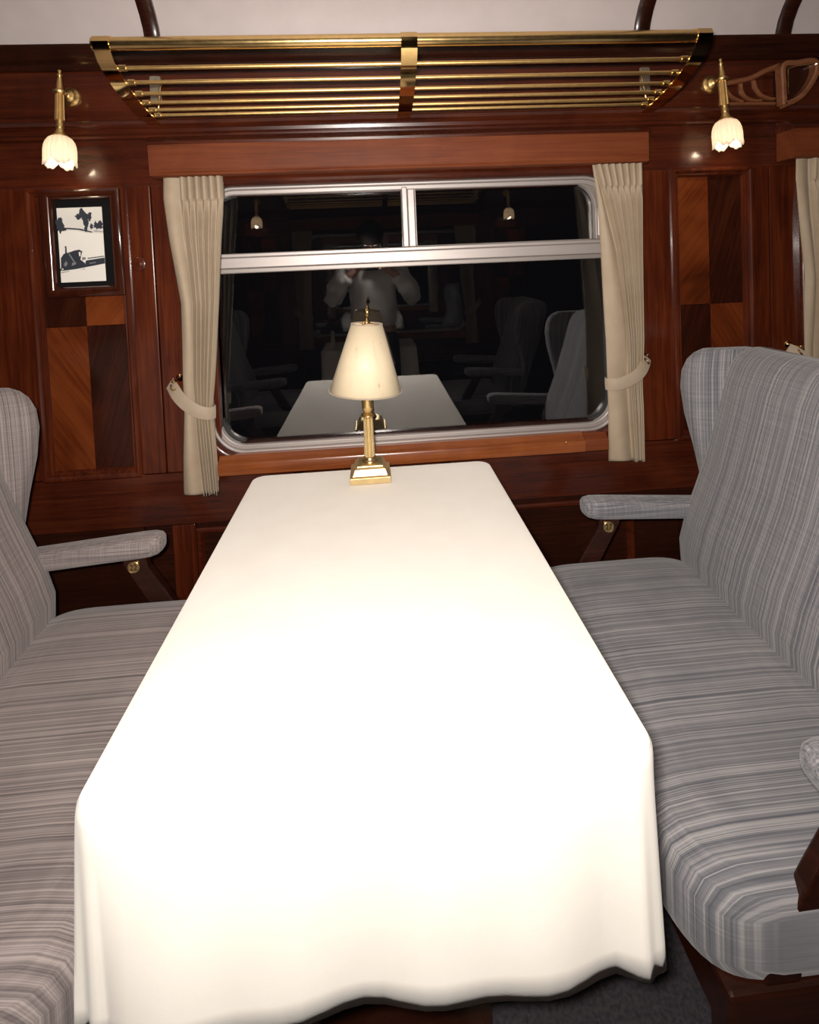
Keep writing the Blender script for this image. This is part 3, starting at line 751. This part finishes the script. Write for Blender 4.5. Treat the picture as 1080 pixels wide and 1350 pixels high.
# ------------------------------------------------------------------ tables
def table(M, x0, x1, y0, y1, label, clabel, drop=0.27):
    H = 0.76
    t = thing('dining_table', label, 'table', ((x0 + x1) / 2, (y0 + y1) / 2, 0), 'dining tables', M)
    part('tabletop', 'mahogany_x', t, lambda q: q.box(x0 + 0.008, x1 - 0.008, y0 + 0.008, y1 - 0.008, H - 0.032, H - 0.004), bevel=0.006)
    part('pedestal', 'mahogany_dark', t, lambda q: q.lathe([(0.19, 0.0), (0.19, 0.02), (0.05, 0.05), (0.04, 0.10), (0.035, 0.5), (0.05, 0.66), (0.12, H - 0.032)], ((x0 + x1) / 2, (y0 + y1) / 2 - 0.15 * (y1 - y0), 0), 20), smooth='auto')
    for dx in (-0.235, 0.235):
        part('wall_bracket', 'mahogany_dark', t, lambda q: q.box((x0 + x1) / 2 + dx - 0.015, (x0 + x1) / 2 + dx + 0.015, y1 - 0.02, -0.002, H - 0.09, H - 0.033))
    c = thing('tablecloth', clabel, 'tablecloth', ((x0 + x1) / 2, (y0 + y1) / 2, H - drop), 'white tablecloths', M)
    mb = MB(); K = 14; rings = []
    def outl(dx, z, wave):
        pts = rr(x0 - dx, x1 + dx, y0 - dx, y1 + dx, 0.035 + dx, K); o_ = []
        per = 0
        # densify straight runs
        dense = []
        for i in range(len(pts)):
            a = Vector(pts[i]); b2 = Vector(pts[(i + 1) % len(pts)])
            kk = 26 if (i + 1) % (K + 1) == 0 else 1
            for j in range(kk): dense.append(a.lerp(b2, j / kk))
        for i, p in enumerate(dense):
            nrm = (p - Vector(((x0 + x1) / 2, (y0 + y1) / 2))).normalized()
            wv = wave * (math.sin(i * 0.42) + 0.6 * math.sin(i * 0.97 + 1.3))
            o_.append((p.x + nrm.x * wv, p.y + nrm.y * wv, z))
        return o_
    def topz(p):
        return H + 0.0012 * math.sin(p[0] * 7 + 1) * math.sin(p[1] * 6)
    for ins in (0.30, 0.2, 0.1, 0.03, 0.01):
        rg = outl(-min(ins, 0.30), H, 0)
        rings.append([(p[0], p[1], H + 0.0006 * math.sin(p[0] * 11 + p[1] * 7)) for p in rg])
    rings = []
    full = outl(0.0, H, 0); cx, cy = (x0 + x1) / 2, (y0 + y1) / 2
    for s_ in (0.25, 0.5, 0.75, 0.92, 0.985):
        rings.append([(cx + (p[0] - cx) * s_, cy + (p[1] - cy) * s_, H + 0.0006 * math.sin(p[0] * s_ * 11 + p[1] * s_ * 7)) for p in full])
    rings.append(outl(0.0015, H - 0.0012, 0.0)); rings.append(outl(0.0045, H - 0.006, 0.0)); rings.append(outl(0.006, H - 0.016, 0.0003))
    for k in range(1, 9):
        tt = k / 8; rings.append(outl(0.006 + 0.006 * tt, H - 0.016 - (drop - 0.016) * tt, 0.0006 + 0.0065 * tt))
    mb.loft(rings, True, False)
    mb.build('cloth', 'table_linen', c, smooth='auto', solid=0.0014)
    return t
table(I4, -0.374, 0.326, -1.13, -0.122, 'dining table set against the big window, hidden under white cloth', 'white tablecloth on the table under the big window')
table(MOPP, 0.25 - 0.30, 0.25 + 0.39, -0.545, -0.09, 'small dining table across the aisle, behind the photographer', 'white tablecloth across the aisle, seen reflected beside the photographer')

# ------------------------------------------------------------------ table lamp
LX, LY, LZ = -0.030, -0.188, 0.7622
lp = thing('table_lamp', 'brass column table lamp with cream conical shade on the white tablecloth', 'table lamp', (LX, LY, LZ))
def sq(h, z): return [(LX + a * h, LY + b_ * h, z) for a, b_ in ((-1, -1), (1, -1), (1, 1), (-1, 1))]
part('base', 'brass_satin', lp, lambda q: q.loft([sq(h, LZ + z) for h, z in ((0.0575, 0.0), (0.0575, 0.017), (0.055, 0.019), (0.050, 0.0195), (0.048, 0.024), (0.043, 0.036), (0.037, 0.041), (0.037, 0.044), (0.030, 0.046))]), bevel=0.001)
part('base_collar', 'brass', lp, lambda q: q.lathe([(0.024, 0.045), (0.0245, 0.048), (0.021, 0.052), (0.018, 0.054), (0.0185, 0.058), (0.0165, 0.061)], (LX, LY, LZ), 28), smooth=True)
part('fluted_column', 'brass_satin', lp, lambda q: q.lathe([(0.0155, 0.060), (0.0155, 0.064), (0.0148, 0.10), (0.0140, 0.17), (0.0140, 0.174)], (LX, LY, LZ), 64, 'z', lambda k, h: 1.0 if k % 4 < 2 else 0.90), smooth='auto')
part('capital', 'brass', lp, lambda q: q.lathe([(0.0135, 0.172), (0.015, 0.174), (0.019, 0.177), (0.0205, 0.180), (0.019, 0.184), (0.0145, 0.187), (0.012, 0.191), (0.0125, 0.194), (0.0155, 0.199), (0.0165, 0.205), (0.0165, 0.245), (0.012, 0.250), (0.010, 0.30), (0.004, 0.305), (0.003, 0.45), (0.003, 0.452)], (LX, LY, LZ), 28), smooth='auto')
TS = Matrix.Translation((LX + 0.002, LY, LZ + 0.34)) @ Matrix.Rotation(math.radians(3.6), 4, 'Y')
def shade(q):
    q.lathe([(0.1035, -0.090), (0.0435, 0.106)], (0, 0, 0), 64); q.f = [f for f in q.f if len(f) == 4]; q.mi = [0] * len(q.f); q.xform(TS)
part('shade', 'parchment', lp, shade, smooth=True, solid=0.0012)
for r_, z in ((0.1042, -0.089), (0.0442, 0.1045)):
    def trim(q):
        q.tube([TS @ Vector((r_ * math.cos(2 * PI * k / 48), r_ * math.sin(2 * PI * k / 48), z)) for k in range(49)], 0.0021, 8, False)
    part('shade_trim', 'tie_cloth', lp, trim, smooth=True)
def spider(q):
    for k in range(3):
        a = 2 * PI * k / 3
        q.tube([TS @ Vector((0, 0, 0.108)), TS @ Vector((0.043 * math.cos(a), 0.043 * math.sin(a), 0.102))], 0.0014, 6)
    q.lathe([(0.009, 0.106), (0.0095, 0.110), (0.006, 0.113), (0.0035, 0.118), (0.0032, 0.126), (0.0055, 0.130), (0.0075, 0.137), (0.0065, 0.144), (0.003, 0.149), (0.0022, 0.152), (0.003, 0.155), (0.0, 0.157)], (0, 0, 0), 18)
    q.xform(TS, 0) if False else None
mb = MB(); spider(mb)
kk = len(mb.v) - 18 * 12
mb.xform(TS, kk); mb.build('finial', 'brass_polished', lp, smooth=True)
def blb(q): q.lathe([(0.0, 0.365), (0.012, 0.360), (0.020, 0.345), (0.018, 0.330), (0.011, 0.312), (0.009, 0.304), (0.0, 0.303)], (LX, LY, LZ), 16)
emis('bulb_dim', (1.0, 0.78, 0.48), 1)
part('bulb', 'bulb_dim', lp, blb, smooth=True)
pl = bpy.data.lights.new('table_lamp_light', 'POINT'); pl.energy = 0.22; pl.color = (1.0, 0.76, 0.46); pl.shadow_soft_size = 0.025
po = bpy.data.objects.new('table_lamp_light', pl); COL.objects.link(po); po.location = (LX, LY, LZ + 0.335)

# ------------------------------------------------------------------ wing chairs
# local: faces -x, origin on floor; armrest tip at x = -0.155
def make_chair(label, HW, name='wing_chair', cat='armchair', group='striped wing armchairs', seats=1):
    c = thing(name, label, cat, (0, 0, 0), group)
    G = HW - 0.205
    # seat base and cushion
    part('seat_rail', 'mahogany_dark', c, lambda q: q.box(-0.30, 0.20, -0.225 - G, 0.225 + G, 0.25, 0.335), bevel=0.008)
    def cush(q):
        rings = []
        wd = (0.222 + G) / seats
        for z, ins in ((0.33, 0.02), (0.338, 0.006), (0.36, 0.0), (0.43, 0.0), (0.455, 0.010), (0.470, 0.035), (0.478, 0.08), (0.482, 0.14)):
            rings.append([(x, y, z) for x, y in supell(-0.085, yc0, 0.262 - ins, wd - ins, 6.5, 60)])
        q.loft(rings)
    for k_ in range(seats):
        yc0 = (2 * k_ + 1 - seats) * (0.222 + G) / seats
        part('seat_cushion', 'stripe_y', c, cush, smooth='auto')
    # backrest: reclined, padded, with lumbar bulge
    def fx(z): return lerp([(0.36, 0.140), (0.44, 0.122), (0.52, 0.118), (0.60, 0.140), (0.75, 0.200), (0.90, 0.245), (1.0, 0.272), (1.09, 0.300)], z)
    def back(q):
        rings = []
        for z, sh in ((0.36, 0.03), (0.38, 0.01), (0.44, 0.0), (0.52, 0.0), (0.60, 0.0), (0.68, 0.0), (0.76, 0.0), (0.84, 0.0), (0.92, 0.0), (0.99, 0.0), (1.04, 0.006), (1.065, 0.016), (1.08, 0.032), (1.088, 0.052)):
            f0 = fx(z) + sh; b0 = fx(z) + 0.145 - sh
            cxx, a = (f0 + b0) / 2, (b0 - f0) / 2
            rings.append([(x - 0.012 * (1 - (y / (0.21 + G)) ** 2), y, z) for x, y in supell(cxx, 0, a, 0.205 + G - sh * 0.8, 4.5 + 12 * G, 60)])
        q.loft(rings)
    part('backrest', 'stripe_y', c, back, smooth='auto')
    # wings
    def wing(s_):
        def g(q):
            rings = []
            tb = [(0.50, 0.222), (0.58, 0.232), (0.68, 0.228), (0.78, 0.208), (0.88, 0.186), (0.96, 0.178), (1.01, 0.184), (1.045, 0.200), (1.065, 0.222), (1.076, 0.250)]
            for z, f0 in tb:
                b0 = fx(z) + 0.135
                topin = 0.0 if z < 1.03 else (z - 1.03) * 0.35
                b0 -= topin * 2.2
                cxx, a = (f0 + b0) / 2, (b0 - f0) / 2
                th_ = lerp([(0.50, 0.030), (0.7, 0.034), (0.9, 0.042), (1.02, 0.042), (1.076, 0.022)], z)
                yc = lerp([(0.5, 0.205), (0.75, 0.208), (0.95, 0.222), (1.08, 0.226)], z)
                ring = []
                for x, y in supell(cxx, 0, a, th_, 3.2, 32):
                    k = max(0, (cxx - x) / a)                # flare the leading edge outward
                    ring.append((x, s_ * (G + yc + y + 0.012 * k), z))
                rings.append(ring)
            q.loft(rings)
        return g
    part('wing', 'stripe_wing_a', c, wing(1), smooth='auto')
    part('wing', 'stripe_wing_b', c, wing(-1), smooth='auto')
    # padded arms and their slanting wooden supports
    for s_ in (1, -1):
        def arm(q):
            rings = []
            for x, sc_ in ((-0.160, 0.35), (-0.157, 0.62), (-0.148, 0.84), (-0.130, 0.97), (-0.10, 1.0), (0.0, 0.98), (0.12, 0.96), (0.25, 0.94)):
                z = 0.629 - 0.07 * (x + 0.155)
                rings.append([(x, s_ * HW + y, z + zz) for y, zz in supell(0, 0, 0.037 * sc_, 0.0295 * sc_, 3.2, 24)])
            q.loft(rings)
        part('armrest', 'stripe_arm', c, arm, smooth='auto')
        def sup(q):
            y0, y1 = s_ * HW - 0.013, s_ * HW + 0.013
            pts = [(-0.108, 0.602), (-0.045, 0.602), (-0.052, 0.575), (-0.105, 0.48), (-0.18, 0.36), (-0.20, 0.30), (-0.25, 0.30), (-0.235, 0.37), (-0.165, 0.49), (-0.118, 0.565)]
            q.prism_y(pts, y0, y1)
        part('arm_support', 'mahogany_dark', c, sup, bevel=0.004)
    for sx in (-0.27, 0.19):
        for sy in (-0.19 - G, 0.19 + G):
            part('leg', 'mahogany_dark', c, lambda q: q.loft([[(sx + a * h, sy + b_ * h, z) for a, b_ in ((-1, -1), (1, -1), (1, 1), (-1, 1))] for h, z in ((0.016, 0.0), (0.024, 0.26))]), bevel=0.003)
    return c

def number_plate(chair, text, x, ysign, up_flip):
    # engraved brass disc fixed to the arm support; faces the local -y / +y side
    y = ysign * (0.425 - 0.0135) * -1
    d = 1 if up_flip else -1
    disc = MB().lathe([(0.0, 0.0), (0.0168, 0.0), (0.0168, 0.003), (0.0154, 0.0042), (0.0144, 0.0030), (0.0, 0.0030)], (0, 0, 0), 28, 'y')
    disc.xform(Matrix.Translation((x, y, 0.571)) @ (Matrix.Rotation(PI, 4, 'Z') if d < 0 else I4))
    o = disc.build('number_plate', 'brass', chair, smooth='auto')
    o['label'] = 'round brass plate with black number ' + text
    cu = bpy.data.curves.new('number', 'FONT'); cu.body = text; cu.size = 0.0205; cu.align_x = 'CENTER'; cu.align_y = 'CENTER'; cu.extrude = 0.0004; cu.offset = 0.0002; cu.space_character = 1.08
    to = bpy.data.objects.new('number', cu); COL.objects.link(to)
    dg = bpy.context.evaluated_depsgraph_get()
    me = bpy.data.meshes.new_from_object(to.evaluated_get(dg)); bpy.data.objects.remove(to)
    # text lies in xy: stand it up, facing -y, then turn if needed
    R_ = Matrix.Rotation(PI / 2, 4, 'X')
    if d > 0: R_ = Matrix.Rotation(PI, 4, 'Z') @ R_
    me.transform(Matrix.Translation((x, y + d * 0.0035, 0.5705)) @ R_ @ Matrix.Diagonal((0.92, 1.15, 1, 1)))
    me.materials.clear(); me.materials.append(MATS['ink'])
    no = bpy.data.objects.new('number', me); COL.objects.link(no); no.parent = o

UC = 0.752
def CM(x, y, rot): return Matrix.Translation((x, y, 0)) @ Matrix.Rotation(rot, 4, 'Z')
SY = -0.622
chA = make_chair('blue-grey striped wing settee numbered 27, right of the table', 0.425, 'wing_settee', 'settee', 'striped wing settees', 1)
chA.matrix_world = CM(UC, SY, 0)
chL = dup(chA, CM(-UC - 0.018, SY - 0.02, PI), 'mauve-grey striped wing settee numbered 22, left of the table')
for ch in chL.children:                                # this settee's cloth has a warmer, mauve cast
    nm = ch.material_slots[0].material.name
    if nm.startswith('stripe'):
        ch.material_slots[0].link = 'OBJECT'; ch.material_slots[0].material = MATS[nm + '_mauve']
ch1 = make_chair('striped wing armchair across the aisle, reflected in the window right of the photographer', 0.25)
ch1.matrix_world = CM(UC, -2.03, 0)
dup(ch1, CM(-UC, -2.03, PI), 'striped wing armchair across the aisle, reflected in the window left of the photographer')
number_plate(chA, '27', -0.086, -1, False)
number_plate(chL, '22', -0.079, 1, True)

# ------------------------------------------------------------------ vase of flowers across the aisle
vs_ = thing('bud_vase', 'small white bud vase with pink flowers, reflected left of the lamp shade', 'vase', (-0.31, -2.22, 0.7625))
part('vase', 'porcelain', vs_, lambda q: q.lathe([(0.026, 0.0), (0.028, 0.006), (0.022, 0.02), (0.018, 0.05), (0.013, 0.09), (0.011, 0.12), (0.014, 0.135), (0.011, 0.134), (0.008, 0.12)], (-0.31, -2.22, 0.7625), 20), smooth=True)
for dx, dy, dz in ((-0.03, 0.01, 0.20), (0.015, 0.0, 0.225), (0.035, 0.015, 0.18)):
    st = part('stem', 'leaf', vs_, lambda q: q.tube([(-0.31, -2.22, 0.87), (-0.31 + dx * 0.4, -2.22 + dy * 0.4, 0.90), (-0.31 + dx, -2.22 + dy, 0.7625 + dz)], 0.0018, 6), smooth=True)
    def fl_(q):
        for k in range(7):
            a = 2 * PI * k / 7
            for lay_, rr_ in ((0, 0.014), (1, 0.008)):
                ca, sa = math.cos(a + lay_), math.sin(a + lay_)
                cx, cy, cz = -0.31 + dx, -2.22 + dy, 0.7625 + dz
                q.loft([[(cx + ca * r_ * 1.0 - sa * w_ * s_, cy + sa * r_ + ca * w_ * s_, cz + h_ + t_) for s_, t_ in ((-1, 0), (0, 0.002), (1, 0), (0, -0.002))] for r_, w_, h_ in ((0.002, 0.003, 0), (rr_, 0.009, 0.006), (rr_ * 1.5, 0.006, 0.016), (rr_ * 1.6, 0.001, 0.021))])
    part('blossom', 'petal', st, fl_, smooth=True)

# ------------------------------------------------------------------ photographer (seen reflected in the window)
PYB = -1.965
per = thing('person', 'person in loose white shirt and dark trousers holding up a camera, reflected in the window', 'person', (0, PYB, 0))
def skin(name, mat, verts, edges, radii, parent, sub=2, root=0):
    me = bpy.data.meshes.new(name); me.from_pydata([tuple(Vector(v) - BASE[parent.name]) for v in verts], edges, [])
    o = bpy.data.objects.new(name, me); COL.objects.link(o); o.parent = parent; BASE[o.name] = BASE[parent.name]
    me.materials.append(MATS[mat])
    md = o.modifiers.new('skin', 'SKIN'); md.use_smooth_shade = True
    if not me.skin_vertices: me.skin_vertices.new()
    for i, v in enumerate(me.skin_vertices[0].data):
        r_ = radii[i]; v.radius = r_ if hasattr(r_, '__len__') else (r_, r_); v.use_root = (i == root)
    ms = o.modifiers.new('sub', 'SUBSURF'); ms.levels = sub; ms.render_levels = sub
    return o
V_, E_, R_ = [], [], []
def jv(p, r_, prev=None):
    V_.append(p); R_.append(r_); i = len(V_) - 1
    if prev is not None: E_.append((prev, i))
    return i
y = PYB
pel = jv((0, y, 0.93), (0.15, 0.105)); wai = jv((0, y - 0.005, 1.08), (0.135, 0.095), pel); che = jv((0, y + 0.0, 1.25), (0.155, 0.105), wai)
nb = jv((0, y - 0.005, 1.40), (0.075, 0.065), che); nk = jv((0, y + 0.01, 1.46), 0.052, nb)
BOW = Matrix.Translation((0, y - 0.035, 1.475)) @ Matrix.Rotation(math.radians(-40), 4, 'X') @ Matrix.Translation((0, -y - 0.01, -1.46))
def bw(x_, y_, z_): return tuple(BOW @ Vector((x_, y_, z_)))
hd0 = jv(bw(0, y + 0.03, 1.52), (0.062, 0.075), nk); hd1 = jv(bw(0, y + 0.035, 1.60), (0.074, 0.092), hd0); hd2 = jv(bw(0, y + 0.02, 1.665), (0.055, 0.065), hd1)
HANDS = {}
for s in (-1, 1):
    sh = jv((s * 0.165, y, 1.36), 0.058, nb); el = jv((s * 0.285, y + 0.02, 1.125), 0.043, sh); mi_ = jv((s * 0.21, y + 0.10, 1.25), 0.038, el); wr = jv((s * 0.115, y + 0.128, 1.335), 0.027, mi_)
    pa = jv((s * 0.088, y + 0.132, 1.375), (0.034, 0.020), wr); HANDS[s] = pa
    hp = jv((s * 0.085, y, 0.88), 0.09, pel); kn = jv((s * 0.10, y + 0.015, 0.50), 0.058, hp); an = jv((s * 0.105, y - 0.02, 0.09), 0.04, kn); ft = jv((s * 0.115, y + 0.09, 0.035), (0.04, 0.03), an)
    # five fingers rooted in the palm, curling round the camera body
    for k in range(4):
        ln = (0.9, 1.0, 0.95, 0.8)[k]
        z0 = 1.405 - 0.021 * k
        a = jv((s * 0.080, y + 0.150, z0), 0.0088, pa); b_ = jv((s * 0.076, y + 0.150 + 0.026 * ln, z0 + 0.004), 0.0082, a)
        d = jv((s * 0.064, y + 0.150 + 0.034 * ln, z0 + 0.005), 0.0078, b_); jv((s * (0.064 - 0.02 * ln), y + 0.150 + 0.033 * ln, z0 + 0.004), 0.0066, d)
    a = jv((s * 0.085, y + 0.108, 1.395), 0.0105, pa); b_ = jv((s * 0.070, y + 0.088, 1.418), 0.0095, a); jv((s * 0.048, y + 0.082, 1.428), 0.0078, b_)
body = skin('body', 'skin', V_, E_, R_, per)
# shirt with sleeves
V_, E_, R_ = [], [], []
a = jv((0, y, 0.90), (0.185, 0.135)); b_ = jv((0, y - 0.005, 1.05), (0.170, 0.125), a); c = jv((0, y, 1.22), (0.185, 0.130), b_); d = jv((0, y - 0.002, 1.36), (0.115, 0.095), c); jv((0, y, 1.425), (0.072, 0.07), d)
for s in (-1, 1):
    sh = jv((s * 0.165, y, 1.355), 0.080, d); e1 = jv((s * 0.235, y + 0.01, 1.24), 0.074, sh); el = jv((s * 0.290, y + 0.02, 1.115), 0.066, e1); m1 = jv((s * 0.225, y + 0.09, 1.23), 0.062, el); jv((s * 0.150, y + 0.118, 1.305), 0.046, m1)
shirt = skin('shirt', 'shirt_cloth', V_, E_, R_, per)
tx = bpy.data.textures.new('folds', 'CLOUDS'); tx.noise_scale = 0.055
dm = shirt.modifiers.new('folds', 'DISPLACE'); dm.texture = tx; dm.strength = 0.055; dm.mid_level = 0.5
part('collar', 'shirt_cloth', per, lambda q: q.lathe([(0.066, 1.405), (0.070, 1.425), (0.064, 1.450), (0.058, 1.450), (0.062, 1.425), (0.060, 1.405)], (0, PYB + 0.004, 0), 24), smooth=True)
V_, E_, R_ = [], [], []
a = jv((0, y, 0.95), (0.165, 0.118)); p0 = jv((0, y, 0.87), (0.165, 0.118), a)
for s in (-1, 1):
    h = jv((s * 0.09, y, 0.80), 0.098, p0); k = jv((s * 0.102, y + 0.012, 0.50), 0.075, h); jv((s * 0.106, y - 0.015, 0.07), 0.062, k)
skin('trousers', 'trousers', V_, E_, R_, per)
for s in (-1, 1):
    part('shoe', 'shoe_leather', per, lambda q: q.loft([[(s * 0.11 + x, y + yy, z) for x, yy in supell(0, 0.045, a_, b2, 2.6, 20)] for z, a_, b2 in ((0.001, 0.046, 0.135), (0.02, 0.047, 0.136), (0.045, 0.043, 0.125), (0.07, 0.038, 0.075), (0.085, 0.03, 0.05))]), smooth=True)
# face, looking down into the finder, and hair
def bpart(name, mat, parent, fn, **kw):
    mb = MB(); fn(mb); mb.xform(BOW); return mb.build(name, mat, parent, **kw)
def ball(q, c_, rx, ry, rz, k=16):
    q.loft([[(c_[0] + rx * math.sin(p) * math.cos(t), c_[1] + ry * math.sin(p) * math.sin(t), c_[2] + rz * math.cos(p)) for t in (2 * PI * j / k for j in range(k))] for p in (PI * (0.02 + 0.96 * i / 10) for i in range(11))])
for s in (-1, 1):
    ey = bpart('eye', 'eye_white', per, lambda q: ball(q, (s * 0.030, y + 0.112, 1.585), 0.012, 0.010, 0.008), smooth=True)
    bpart('iris', 'hair', ey, lambda q: ball(q, (s * 0.030, y + 0.121, 1.583), 0.005, 0.003, 0.005, 10), smooth=True)
    bpart('ear', 'skin', per, lambda q: ball(q, (s * 0.076, y + 0.025, 1.58), 0.010, 0.018, 0.030), smooth=True)
    bpart('eyebrow', 'hair', per, lambda q: q.tube([(s * 0.016, y + 0.119, 1.602), (s * 0.032, y + 0.119, 1.607), (s * 0.046, y + 0.110, 1.602)], 0.0035, 8), smooth=True)
bpart('nose', 'skin', per, lambda q: q.loft([[(x, y + yy, z) for x, yy in supell(0, 0.112, a_, b2, 2, 14)] for z, a_, b2 in ((1.598, 0.006, 0.010), (1.575, 0.009, 0.020), (1.556, 0.015, 0.030), (1.548, 0.013, 0.024), (1.545, 0.006, 0.012))]), smooth=True)
bpart('mouth', 'lip', per, lambda q: ball(q, (0, y + 0.104, 1.522), 0.022, 0.010, 0.007), smooth=True)
def hairf(q):
    rings = []
    for i in range(12):
        p = PI * (0.02 + 0.60 * i / 11); ring = []
        for j in range(32):
            t = 2 * PI * j / 32
            front = max(0, math.sin(t))
            pp_ = p * (1 - 0.12 * front)
            wob = 1 + 0.03 * math.sin(j * 2.3 + i) 
            ring.append((0.088 * wob * math.sin(pp_) * math.cos(t), y + 0.022 + 0.108 * wob * math.sin(pp_) * math.sin(t), 1.610 + 0.098 * math.cos(pp_)))
        rings.append(ring)
    q.loft(rings)
bpart('hair', 'hair', per, hairf, smooth=True)
# the camera in the photographer's hands
cm = thing('handheld_camera', 'black handheld camera with flash in the photographer\'s hands', 'camera', (0, -1.82, 1.335))
part('body', 'black_plastic', cm, lambda q: q.box(-0.060, 0.060, -1.868, -1.815, 1.335, 1.42), bevel=0.006)
lens = part('lens', 'black_plastic', cm, lambda q: q.lathe([(0.034, -1.816), (0.034, -1.805), (0.030, -1.803), (0.030, -1.790), (0.026, -1.790), (0.024, -1.797), (0.0, -1.797)], (0, 0, 1.378), 28, 'y'), smooth='auto')
part('flash_head', 'black_plastic', cm, lambda q: q.box(-0.085, -0.005, -1.845, -1.790, 1.425, 1.470), bevel=0.004)
part('flash_foot', 'black_plastic', cm, lambda q: q.box(-0.06, -0.03, -1.845, -1.815, 1.418, 1.427))
